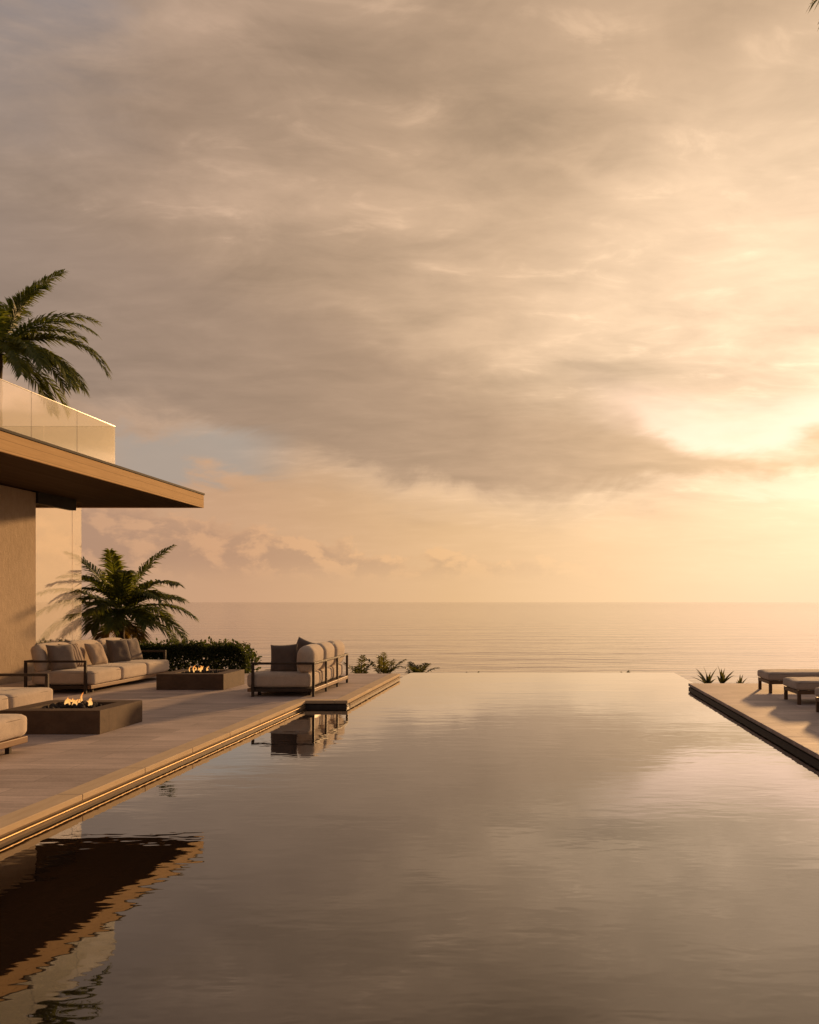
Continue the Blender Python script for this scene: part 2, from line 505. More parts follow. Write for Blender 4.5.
def flame_mat():
    m, t, bs = new_mat('gas flame')
    out = m.node_tree.nodes['Material Output']
    m.node_tree.nodes.remove(bs)
    x, y, z = t.sep(obj_co(t))
    c = t.ramp(t.lin(z, 0.0, 0.20), [(0.0, (1.0, 0.55, 0.18)), (0.4, (1.0, 0.40, 0.09)), (1.0, (1.0, 0.18, 0.02))])
    em = t.new('ShaderNodeEmission')
    t.put(em.inputs[0], c)
    em.inputs[1].default_value = 1.35
    tp = t.new('ShaderNodeBsdfTransparent')
    lw = t.new('ShaderNodeLayerWeight')
    lw.inputs['Blend'].default_value = 0.35
    mx = t.new('ShaderNodeMixShader')
    t.put(mx.inputs[0], t.lin(lw.outputs['Facing'], 0.1, 0.85, 0.62, 0.0))
    t.l.new(tp.outputs[0], mx.inputs[1])
    t.l.new(em.outputs[0], mx.inputs[2])
    t.l.new(mx.outputs[0], out.inputs[0])
    return m


M['flame'] = flame_mat()


# ------------------------------------------------------------------ mesh helpers
class MB:
    def __init__(self):
        self.bm = bmesh.new()

    def box(self, x0, x1, y0, y1, z0, z1, bevel=0.0, seg=2):
        bm = bmesh.new()
        bmesh.ops.create_cube(bm, size=1.0)
        for v in bm.verts:
            v.co = Vector(((x0 + x1) / 2 + v.co.x * (x1 - x0), (y0 + y1) / 2 + v.co.y * (y1 - y0),
                           (z0 + z1) / 2 + v.co.z * (z1 - z0)))
        if bevel > 0:
            bmesh.ops.bevel(bm, geom=list(bm.edges), offset=bevel, segments=seg, affect='EDGES', profile=0.5)
        self.add(bm)
        return self

    def add(self, bm, mat=None):
        me = bpy.data.meshes.new('t')
        bm.to_mesh(me)
        bm.free()
        if mat:
            me.transform(mat)
        self.bm.from_mesh(me)
        bpy.data.meshes.remove(me)

    def poly(self, pts, z0, z1):
        bm = self.bm
        a = [bm.verts.new((x, y, z1)) for x, y in pts]
        b = [bm.verts.new((x, y, z0)) for x, y in pts]
        bm.faces.new(a)
        bm.faces.new(b[::-1])
        n = len(pts)
        for i in range(n):
            j = (i + 1) % n
            bm.faces.new((a[j], a[i], b[i], b[j]))
        return self

    def tube(self, pts, radii, seg=8, cap=True):
        bm = self.bm
        rings = []
        n = len(pts)
        for i, p in enumerate(pts):
            p = Vector(p)
            a = Vector(pts[max(0, i - 1)])
            b = Vector(pts[min(n - 1, i + 1)])
            tdir = (b - a).normalized()
            ref = Vector((0, 0, 1)) if abs(tdir.z) < 0.95 else Vector((1, 0, 0))
            u = tdir.cross(ref).normalized()
            v = u.cross(tdir).normalized()
            r = radii[i] if isinstance(radii, (list, tuple)) else radii
            rings.append([bm.verts.new(p + u * math.cos(2 * math.pi * k / seg) * r + v * math.sin(2 * math.pi * k / seg) * r)
                          for k in range(seg)])
        for r0, r1 in zip(rings, rings[1:]):
            for k in range(seg):
                j = (k + 1) % seg
                bm.faces.new((r0[k], r0[j], r1[j], r1[k]))
        if cap:
            bm.faces.new(rings[0][::-1])
            bm.faces.new(rings[-1])
        return self

    def build(self, name, mat, parent=None, smooth=False, loc=None, kind=None):
        bmesh.ops.recalc_face_normals(self.bm, faces=list(self.bm.faces))
        me = bpy.data.meshes.new(name)
        self.bm.to_mesh(me)
        self.bm.free()
        me.materials.append(mat)
        if smooth:
            for p in me.polygons:
                p.use_smooth = True
        o = bpy.data.objects.new(name, me)
        COL.objects.link(o)
        if parent is not None:
            o.parent = parent
        if loc is not None:
            o.location = loc
        if kind:
            o['kind'] = kind
        return o


def leaf_mesh(name, verts, faces, mat, parent=None):
    me = bpy.data.meshes.new(name)
    me.from_pydata(verts, [], faces)
    me.materials.append(mat)
    o = bpy.data.objects.new(name, me)
    COL.objects.link(o)
    if parent is not None:
        o.parent = parent
    return o


def thing(name, label, cat, loc=(0, 0, 0), rz=0.0, group=None):
    o = bpy.data.objects.new(name, None)
    o.empty_display_size = 0.2
    COL.objects.link(o)
    o.location = loc
    o.rotation_euler = (0, 0, rz)
    tag(o, label, cat, group)
    return o


def tag(o, label, cat, group=None):
    o['label'] = label
    o['category'] = cat
    if group:
        o['group'] = group
    return o


def copy_tree(o, parent=None):
    c = o.copy()
    COL.objects.link(c)
    c.parent = parent
    for ch in list(o.children):
        copy_tree(ch, c)
    return c


def at(px, py_unused, Y):
    return (px - 540) * Y / F


# ------------------------------------------------------------------ the setting
WATER = -0.12
XL, XS, XR = -4.04, -3.32, 3.10          # pool side faces: left, stepped left, right
YS, YE_L, YE_R, YP = 14.72, 20.3, 17.85, 22.0

MB().poly([(-40000, -40000), (40000, -40000), (40000, 40000), (-40000, 40000)], -6.5, -6.3).build('sea', M['sea'], kind='structure')

# planted bank under and behind the house, falling to the shore
bm = MB()
nx, ny = 60, 50
vv = {}
for i in range(nx + 1):
    for j in range(ny + 1):
        x = -80 + 160 * i / nx
        y = -60 + 110 * j / ny
        z = -1.35 if y < 22.4 else -1.0
        if y > 28:
            z -= (y - 28) * 0.34
        z += 0.25 * mnoise.noise(Vector((x * 0.15, y * 0.15, 0))) * (1 if y > 23 else 0.3)
        vv[i, j] = bm.bm.verts.new((x, y, z))
for i in range(nx):
    for j in range(ny):
        bm.bm.faces.new((vv[i, j], vv[i + 1, j], vv[i + 1, j + 1], vv[i, j + 1]))
bm.build('terrain', M['soil'], smooth=True, kind='structure')

# pool water
MB().poly([(XL - 0.02, -8), (XR + 0.02, -8), (XR + 0.02, YE_R + 0.05), (3.45, YE_R + 0.05), (3.45, YP), (XS - 0.01, YP),
           (XS - 0.01, YS + 0.02), (XL - 0.02, YS + 0.02)], -1.2, WATER).build('pool_water', M['pool'], kind='structure')
MB().box(XS, 3.46, YP + 0.003, YP + 0.10, -1.9, WATER - 0.03).build('pool_weir', M['dark_shade_stone'], kind='structure')

# left terrace and its coping
CW = 0.23
ter = MB().poly([(-24, -8), (XL - CW, -8), (XL - CW, YS + 0.24), (XS - CW, YS + 0.24), (XS - CW, YE_L), (-24, YE_L)],
                -1.3, 0.0).build('terrace', M['paving'], kind='structure')


def coping_run(parent, x0, x1, y0, y1, side, nose, wall, inset=0.0):
    """stone lip, shadow groove, then the wetted wall under it; side = +1 when the pool lies to +X"""
    n = max(1, round((y1 - y0) / 1.2))
    b = MB()
    for i in range(n):
        a0 = y0 + (y1 - y0) * i / n
        a1 = y0 + (y1 - y0) * (i + 1) / n - 0.004
        b.box(x0, x1, a0, a1, -0.052, 0.002, 0.006)
    b.build('coping', nose, parent)
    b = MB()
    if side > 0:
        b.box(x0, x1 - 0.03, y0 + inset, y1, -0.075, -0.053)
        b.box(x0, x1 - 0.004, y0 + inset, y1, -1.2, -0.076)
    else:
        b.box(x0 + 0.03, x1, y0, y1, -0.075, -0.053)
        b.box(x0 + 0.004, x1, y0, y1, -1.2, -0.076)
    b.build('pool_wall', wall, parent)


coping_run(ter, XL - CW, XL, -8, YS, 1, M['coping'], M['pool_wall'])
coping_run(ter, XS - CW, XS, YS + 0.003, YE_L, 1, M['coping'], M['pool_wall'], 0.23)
b = MB()
b.box(XL - CW, XS - CW - 0.004, YS, YS + 0.236, -0.052, 0.002, 0.006)
b.build('coping', M['coping'], ter)
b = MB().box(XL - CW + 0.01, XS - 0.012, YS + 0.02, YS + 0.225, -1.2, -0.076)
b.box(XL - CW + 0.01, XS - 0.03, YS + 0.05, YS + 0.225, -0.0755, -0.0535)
b.build('pool_wall', M['dark_shade_stone'], ter)  # darker stone paints shade onto the step's front face
MB().tube([(XL + 0.004, -8, -0.082), (XL + 0.004, YS - 0.01, -0.082)], 0.010, 12).build('glint_trim', M['brass'], ter, True)  # brass strip added under the coping lip to catch a sun glint

# right terrace
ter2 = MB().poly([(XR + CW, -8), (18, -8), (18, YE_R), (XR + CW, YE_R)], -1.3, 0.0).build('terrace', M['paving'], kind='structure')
coping_run(ter2, XR, XR + CW, -8, YE_R, -1, M['paving'], M['dark_shade_stone'])  # wall coloured dark to stand in for shade, facing away from sun

# ------------------------------------------------------------------ villa
ROOF_X, ROOF_Y0, ROOF_Y1, ROOF_B, ROOF_T = -8.66, 3.0, 22.0, 4.14, 4.47
villa = thing('villa', 'flat roofed modern villa with plaster wall, timber fascia and glass roof balustrade beside the terrace',
              'villa', (-11.1, 12, 0))


def vp(o):
    """parent a part to the villa, keeping where it stands"""
    o.parent = villa
    o.matrix_parent_inverse = Matrix.Translation(villa.location).inverted()
    return o


WX = -11.1
vp(MB().box(-18.0, WX, 2.0, 18.8, 0.003, ROOF_B - 0.03).build('wall', M['plaster']))
roof = vp(MB().box(-20, ROOF_X - 0.05, ROOF_Y0, ROOF_Y1 - 0.05, ROOF_B + 0.03, ROOF_T - 0.02).build('roof', M['roof_top']))


def rp(o):
    o.parent = roof
    o.matrix_parent_inverse = Matrix.Translation(villa.location).inverted()
    o.matrix_parent_inverse = Matrix.Identity(4)
    return o


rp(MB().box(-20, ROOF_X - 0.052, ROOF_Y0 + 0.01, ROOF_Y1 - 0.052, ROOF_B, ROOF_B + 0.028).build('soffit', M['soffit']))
f = MB()
f.box(ROOF_X - 0.048, ROOF_X, ROOF_Y0, ROOF_Y1, ROOF_B - 0.02, ROOF_T - 0.02, 0.004)
f.box(-20, ROOF_X - 0.05, ROOF_Y1 - 0.048, ROOF_Y1, ROOF_B - 0.02, ROOF_T - 0.02, 0.004)
rp(f.build('fascia', M['fascia']))
f = MB()
f.box(ROOF_X - 0.18, ROOF_X + 0.02, ROOF_Y0, ROOF_Y1 + 0.02, ROOF_T - 0.017, ROOF_T + 0.03, 0.004)
f.box(-20, ROOF_X - 0.182, ROOF_Y1 - 0.16, ROOF_Y1 + 0.02, ROOF_T - 0.017, ROOF_T + 0.03, 0.004)
rp(f.build('roof_capping', M['roof_dark']))

# header and glass screen beyond the wall end
vp(MB().box(WX - 0.16, WX + 0.05, 18.803, 20.35, 3.88, ROOF_B - 0.003, 0.004).build('header_beam', M['roof_dark']))
vp(MB().box(WX - 0.12, WX + 0.02, 18.803, 20.28, 0.003, 0.78, 0.006).build('plinth', M['dark_shade_stone']))
p = vp(MB().box(WX - 0.035, WX - 0.023, 18.81, 20.31, 0.784, 3.876).build('glass_screen', M['glass']))
p = vp(MB().box(WX - 0.035, WX - 0.023, 20.325, 20.72, 0.70, 4.10).build('glass_screen', M['glass']))

# glass balustrade on the roof
GX = -8.90
ys = [17.9 - 1.475 * k for k in range(0, 10)]
for a, c in zip(ys[1:], ys[:-1]):
    g = vp(MB().box(GX - 0.012, GX, a + 0.006, c - 0.006, ROOF_T + 0.032, 5.37).build('balustrade_pane', M['glass']))
    e = MB().box(GX - 0.014, GX + 0.002, a + 0.006, c - 0.006, 5.372, 5.384).build('pane_edge', M['glass_edge'])
    e.parent = g
for k in range(4):
    x1 = GX - 0.02 - 1.475 * k
    g = vp(MB().box(x1 - 1.463, x1, 17.882, 17.894, ROOF_T + 0.032, 5.37).build('balustrade_pane', M['glass']))
    e = MB().box(x1 - 1.463, x1, 17.88, 17.896, 5.372, 5.384).build('pane_edge', M['glass_edge'])
    e.parent = g


# ------------------------------------------------------------------ plants
def frond(base, az, e0, length, droop, parent, mat, rng, width=0.42, n=72, leafw=1.0):
    """az: 0 = +X, 90 = +Y (away). one arching palm leaf with hanging leaflets"""
    pts, dirs = [], []
    p = Vector(base)
    h = Vector((math.cos(R(az)), math.sin(R(az)), 0))
    steps = 24
    sway = rng.uniform(-8, 8)
    for i in range(steps + 1):
        s = i / steps
        el = R(e0 - droop * s ** 1.35)
        hh = Quaternion((0, 0, 1), R(sway * s)) @ h
        dvec = hh * math.cos(el) + Vector((0, 0, 1)) * math.sin(el)
        pts.append(p.copy())
        dirs.append(dvec)
        p = p + dvec * (length / steps)
    verts, faces = [], []
    # rachis
    for i in range(steps):
        r0 = 0.022 * (1 - i / steps) + 0.004
        r1 = 0.022 * (1 - (i + 1) / steps) + 0.004
        side = dirs[i].cross(Vector((0, 0, 1))).normalized()
        upv = side.cross(dirs[i]).normalized()
        b = len(verts)
        verts += [pts[i] - side * r0, pts[i] + upv * r0, pts[i] + side * r0,
                  pts[i + 1] - side * r1, pts[i + 1] + upv * r1, pts[i + 1] + side * r1]
        faces += [(b, b + 1, b + 4, b + 3), (b + 1, b + 2, b + 5, b + 4), (b, b + 3, b + 5, b + 2)]
    for k in range(n):
        s = 0.13 + 0.87 * (k + rng.random() * 0.6) / n
        i = min(steps - 1, int(s * steps))
        fr = s * steps - i
        q = pts[i].lerp(pts[i + 1], min(1, fr))
        dv = dirs[i]
        side = dv.cross(Vector((0, 0, 1)))
        side = side.normalized() if side.length > 1e-3 else Vector((1, 0, 0))
        upv = side.cross(dv).normalized()
        prof = 0.20 + 0.80 * max(0.0, math.sin(math.pi * min(1, (s - 0.05) ** 0.75))) ** 0.8
        for sg in (-1, 1):
            ll = width * prof * rng.uniform(0.82, 1.12)
            fwd = 0.55 + 0.75 * s + rng.uniform(-0.12, 0.12)
            vdir = (side * sg + dv * fwd + upv * rng.uniform(0.05, 0.4)).normalized()
            wv = vdir.cross(upv)
            wv = wv.normalized() if wv.length > 1e-3 else dv
            wv = (wv + upv * rng.uniform(-0.5, 0.5)).normalized()
            hw = (0.013 + 0.007 * prof) * min(1.2, width / 0.42) * leafw
            mid = q + vdir * ll * 0.5 + Vector((0, 0, -0.03 * ll))
            tip = q + vdir * ll + Vector((0, 0, -(0.22 + 0.25 * rng.random()) * ll))
            b = len(verts)
            verts += [q - wv * hw * 0.5, q + wv * hw * 0.5, mid + wv * hw, mid - wv * hw, tip]
            faces += [(b, b + 1, b + 2, b + 3), (b + 3, b + 2, b + 4)]
    o = leaf_mesh('frond', [tuple(v) for v in verts], faces, mat, parent)
    return o


def palm(name, label, loc, height, specs, seed, trunk_r=0.16, lean=(0, 0), fr_width=0.42, extra=10, length=2.6, group=None, dry=4):
    rng = random.Random(seed)
    t = thing(name, label, 'palm', loc, 0, group)
    pts, rad = [], []
    n = 26
    for i in range(n + 1):
        s = i / n
        pts.append((lean[0] * s * s, lean[1] * s * s, height * s))
        rad.append(trunk_r * (1.25 - 0.35 * s + 0.25 * math.exp(-s * 12)) * (1.06 if i % 2 else 0.95))
    MB().tube(pts, rad, 14).build('trunk', M['bark'], t, True)
    top = Vector(pts[-1])
    for (az, e0, ln, dr) in specs:
        off = Vector((math.cos(R(az)), math.sin(R(az)), 0)) * 0.08
        frond(top + off + Vector((0, 0, rng.uniform(-0.1, 0.1))), az, e0, ln, dr, t, M['frond'], rng, fr_width)
    for k in range(extra):
        az = 360 * k / extra + rng.uniform(-16, 16)
        e0 = rng.choice((75, 55, 35, 15)) + rng.uniform(-8, 8)
        frond(top + Vector((0, 0, rng.uniform(-0.15, 0.05))), az, e0, length * rng.uniform(0.8, 1.05),
              rng.uniform(55, 95), t, M['frond'], rng, fr_width)
    for k in range(dry):
        az = 360 * k / max(1, dry) + rng.uniform(-20, 20)
        frond(top + Vector((0, 0, -0.18)), az, -20, length * 0.65, 60, t, M['frond_dry'], rng, fr_width * 0.8, 44)
    return t


# tall palm behind the villa roof
Y1 = 22.6
palm('palm_tree', 'tall dark green palm rising behind the villa roof and glass balustrade', (at(-6, 0, Y1), Y1, -1.3), 9.6,
     [(5, 72, 2.75, 46), (-8, 42, 2.9, 82), (-4, -4, 2.3, 70), (4, 8, 2.6, 80), (-10, -28, 2.3, 45), (15, -34, 2.1, 40), (40, -20, 2.2, 55), (0, 24, 3.15, 92), (-12, 8, 2.7, 88), (8, 32, 3.0, 95), (-30, 12, 2.4, 85), (30, 55, 2.7, 75), (-60, 45, 2.6, 90),
      (170, 60, 2.8, 70), (190, 35, 2.8, 80), (100, 65, 2.7, 60), (140, 40, 2.7, 80), (230, 50, 2.6, 80), (20, 5, 2.2, 70)],
     11, 0.15, (0.2, -0.2), 0.58, 10, 2.6, 'palms around the villa', 0)
# bushy low palm over the hedge
Y2 = 23.0
palm('palm_tree', 'short bushy palm growing behind the hedge at the far end of the terrace', (at(119, 0, Y2), Y2, -1.3), 2.75,
     [(0, 68, 2.15, 38), (-10, 36, 1.85, 62), (5, 20, 1.9, 62), (-8, 4, 1.9, 58), (175, 66, 2.2, 45), (182, 40, 2.2, 62),
      (178, 22, 2.3, 60), (-80, 74, 2.0, 40), (-60, 60, 1.9, 70), (-120, 58, 1.9, 75), (-35, 45, 2.0, 85),
      (12, -12, 1.7, 50), (190, 5, 2.0, 60), (-20, 48, 2.15, 70), (-90, 30, 1.7, 80), (-70, 5, 1.5, 60)],
     23, 0.12, (0.05, 0), 0.58, 7, 1.6, 'palms around the villa', 3)
# palm whose leaf tips reach into the upper right corner
palm('palm_tree', 'palm on the right whose leaf tips just reach into the upper right corner', (7.1, 14.4, -1.3), 13.3,
     [(180, 30, 2.9, 75), (170, 50, 2.8, 80), (195, 15, 2.6, 70), (150, 40, 2.7, 80), (220, 45, 2.7, 80), (0, 40, 2.8, 80),
      (40, 50, 2.8, 80), (-40, 45, 2.8, 80), (90, 60, 2.7, 60), (270, 60, 2.7, 60)],
     31, 0.16, (0.3, 0.0), 0.46, 8, 2.7, 'palms around the villa')

# clipped hedge
hx0, hx1, hy0, hy1 = -13.6, -7.05, 20.55, 21.6
hd = thing('hedge', 'dark leafy clipped hedge along the far end of the terrace behind the fire tables', 'hedge', ((hx0 + hx1) / 2, 21.1, -1.3))
rng = random.Random(5)
verts, faces = [], []
cx, cy = (hx0 + hx1) / 2, 21.1
for k in range(27000):
    x = rng.uniform(hx0, hx1)
    y = rng.uniform(hy0, hy1) if k % 2 else hy0 + abs(rng.gauss(0, 0.12))
    topz = 0.62 + 0.10 * mnoise.noise(Vector((x * 1.7, y * 1.7, 3))) + 0.06 * mnoise.noise(Vector((x * 5, y * 5, 9)))
    edge_d = min(hx1 - x, 0.5) / 0.5
    topz -= 0.28 * (1 - edge_d) ** 2
    u = rng.random()
    z = topz - abs(rng.gauss(0, 0.16)) if u < 0.38 else rng.uniform(-0.5, topz)
    if u > 0.96:
        z = topz + rng.uniform(0, 0.10)
    if z < -0.6:
        z = -0.5
    c = Vector((x - cx, y - cy, z + 1.3))
    dv = Vector((rng.gauss(0, 1), rng.gauss(0, 1), rng.gauss(0.5, 0.8))).normalized()
    sd = dv.cross(Vector((rng.gauss(0, 1), rng.gauss(0, 1), rng.gauss(0, 1)))).normalized()
    L = rng.uniform(0.06, 0.115)
    W = L * 0.30
    b = len(verts)
    nn = dv.cross(sd) * 0.012
    verts += [tuple(c), tuple(c + dv * L * 0.5 + sd * W + nn), tuple(c + dv * L), tuple(c + dv * L * 0.5 - sd * W + nn)]
    faces.append((b, b + 1, b + 2, b + 3))
leaf_mesh('foliage', verts, faces, M['hedge'], hd)
tb = MB()
for k in range(150):
    x = rng.uniform(hx0 + 0.2, hx1 - 0.15) - cx
    y = rng.uniform(hy0 + 0.2, hy1 - 0.15) - cy
    tb.tube([(x, y, 0), (x + rng.uniform(-.1, .1), y + rng.uniform(-.1, .1), 0.9), (x + rng.uniform(-.3, .3), y + rng.uniform(-.2, .2), 1.6)],
            [0.02, 0.014, 0.006], 5)
tb.build('stems', M['twig'], hd)


def tuft(name, label, loc, size, n, seed, spread=1.0, cat='plant', feather=False, group=None):
    rng = random.Random(seed)
    t = thing(name, label, cat, loc, 0, group)
    if feather:
        for k in range(n):
            az = 360 * k / n + rng.uniform(-25, 25)
            frond((0, 0, size * 0.25), az, rng.uniform(52, 86), size * rng.uniform(0.75, 1.0), rng.uniform(35, 70) * spread, t, M['blade'],
                  rng, size * 0.30, 15, leafw=1.5)
        MB().tube([(0, 0, 0), (0, 0, size * 0.28)], [size * 0.08, size * 0.06], 8).build('stem', M['bark'], t, True)
        return t
    verts, faces = [], []
    for k in range(n):
        az = rng.uniform(0, 360)
        e0 = rng.uniform(35, 88)
        L = size * rng.uniform(0.6, 1.0)
        wv = size * 0.085
        p = Vector((0, 0, 0.0))
        h = Vector((math.cos(R(az)), math.sin(R(az)), 0))
        sd = Vector((-h.y, h.x, 0))
        prev = None
        for i in range(7):
            s = i / 6
            ww = wv * (0.6 + 0.9 * s) if s < 0.4 else wv * 0.96 * (1 - s) / 0.6
            a, c = p - sd * ww, p + sd * ww
            b = len(verts)
            verts += [tuple(a), tuple(p + Vector((0, 0, -ww * 0.4))), tuple(c)]
            if prev is not None:
                faces += [(prev, prev + 1, b + 1, b), (prev + 1, prev + 2, b + 2, b + 1)]
            prev = b
            el = R(e0 - 35 * spread * s)
            p = p + (h * math.cos(el) + Vector((0, 0, 1)) * math.sin(el)) * L / 6
    leaf_mesh('leaf_rosette', verts, faces, M['blade'], t)
    MB().tube([(0, 0, -0.6), (0, 0, 0.06)], [size * 0.06, size * 0.05], 8).build('stem', M['bark'], t, True)
    return t


GARDEN = 'wild plants on the bank beyond the pool'
for lab, px, y, z, size, n, sd, spr in (
        ('feathery palm seedling standing behind the terrace end beside the sofa', 384, 25.6, -0.95, 1.02, 7, 41, 0.45),
        ('drooping leafy clump rising just past the far left corner of the pool', 418, 26.0, -0.95, 0.94, 8, 42, 1.15),
        ('thin sparse sprig between the sofa and the palm seedling', 361, 25.0, -0.95, 1.0, 4, 43, 0.9),
        ('tiny plant tip over the far pool edge right of centre', 625, 26.0, -0.95, 0.50, 5, 47, 0.6),
        ('tiny plant tip over the far pool edge left of centre', 475, 26.2, -0.95, 0.50, 5, 48, 0.7)):
    tuft('garden_plant', lab, (at(px, 0, y), y, z), size, n, sd, spr, feather=True, group=GARDEN)
for lab, px, y, z, size, n, sd, spr in (
        ('spiky broad bladed plant behind the corner of the lounger terrace', 708, 23.0, -0.55, 0.62, 13, 44, 0.8),
        ('upright spiky plant second behind the lounger terrace corner', 722, 23.2, -0.55, 0.60, 12, 46, 0.7),
        ('small spiky plant nearest the loungers behind their terrace', 740, 23.0, -0.60, 0.44, 9, 45, 1.0)):
    tuft('garden_plant', lab, (at(px, 0, y), y, z), size, n, sd, spr, group=GARDEN)


# ------------------------------------------------------------------ furniture
def cushion_bm(sx, sy, sz, r=0.05, puff=0.02, n=14, seed=0):
    """soft upholstered block: rounded box, faces bulging a little, edges slightly uneven"""
    bm = bmesh.new()
    bmesh.ops.create_cube(bm, size=2.0)
    bmesh.ops.subdivide_edges(bm, edges=list(bm.edges), cuts=n, use_grid_fill=True)
    hx, hy, hz = sx / 2, sy / 2, sz / 2
    r = min(r, hx * 0.95, hy * 0.95, hz * 0.95)

    def warp(t, h):
        # crowd the grid lines to the rounded edges
        s = math.copysign(abs(t) ** 0.6, t)
        return s * h
    for v in bm.verts:
        u = v.co.copy()
        p = Vector((warp(u.x, hx), warp(u.y, hy), warp(u.z, hz)))
        inner = Vector((max(-(hx - r), min(hx - r, p.x)), max(-(hy - r), min(hy - r, p.y)), max(-(hz - r), min(hz - r, p.z))))
        dlt = p - inner
        if dlt.length > 1e-6:
            p = inner + dlt.normalized() * r
        fx, fy, fz = 1 - (p.x / hx) ** 2, 1 - (p.y / hy) ** 2, 1 - (p.z / hz) ** 2
        p.z += math.copysign(puff, p.z) * max(0, fx) ** .7 * max(0, fy) ** .7 * (abs(p.z) / hz)
        p.x += math.copysign(puff * 0.6, p.x) * max(0, fz) ** .7 * max(0, fy) ** .7 * (abs(p.x) / hx)
        p.y += math.copysign(puff * 0.6, p.y) * max(0, fz) ** .7 * max(0, fx) ** .7 * (abs(p.y) / hy)
        q = Vector((p.x * 4 + seed * 3.1, p.y * 4, p.z * 4))
        p += Vector((mnoise.noise(q), mnoise.noise(q + Vector((7, 0, 0))), mnoise.noise(q + Vector((0, 9, 0))))) * 0.007
        q = q * 2.7
        p.z += mnoise.noise(q) * 0.004 * max(0, fx) * max(0, fy)
        v.co = p
    return bm


def pillow_bm(s, t, seed=0, n=18):
    bm = bmesh.new()
    grid = {}
    for side in (1, -1):
        for i in range(n + 1):
            for j in range(n + 1):
                u, v = 2 * i / n - 1, 2 * j / n - 1
                if side == -1 and (i in (0, n) or j in (0, n)):
                    grid[side, i, j] = grid[1, i, j]
                    continue
                pinch = 1 - 0.07 * (1 - u * u) * (abs(v) ** 2) - 0.0
                pinch2 = 1 - 0.07 * (1 - v * v) * (abs(u) ** 2)
                h = t / 2 * (max(0, 1 - u ** 4) * max(0, 1 - v ** 4)) ** 0.55
                q = Vector((u * 1.8 + seed, v * 1.8, side * 2.0))
                h *= 1 + 0.16 * mnoise.noise(q)
                grid[side, i, j] = bm.verts.new((side * h, u * s / 2 * pinch2, v * s / 2 * pinch))
        for i in range(n):
            for j in range(n):
                f = [grid[side, i, j], grid[side, i + 1, j], grid[side, i + 1, j + 1], grid[side, i, j + 1]]
                bm.faces.new(f if side > 0 else f[::-1])
    return bm


def build_bm(bm, name, mat, parent=None, loc=(0, 0, 0), rot=(0, 0, 0), smooth=True):
    b = MB()
    b.add(bm)
    o = b.build(name, mat, parent, smooth)
    o.location = loc
    o.rotation_euler = rot
    return o


def piping_ring(sx, sy, z, r, parent, off, rr=0.05):
    """thin seam cord round the upper edge of a seat cushion"""
    pts = []
    hx, hy = sx / 2, sy / 2
    for (cx_, cy_, a0) in ((hx - rr, hy - rr, 0), (-hx + rr, hy - rr, 90), (-hx + rr, -hy + rr, 180), (hx - rr, -hy + rr, 270)):
        for k in range(5):
            a = R(a0 + 90 * k / 4)
            pts.append((cx_ + rr * math.cos(a), cy_ + rr * math.sin(a), z))
    pts.append(pts[0])
    MB().tube(pts, r, 6, False).build('piping', M['piping'], parent, True, off)


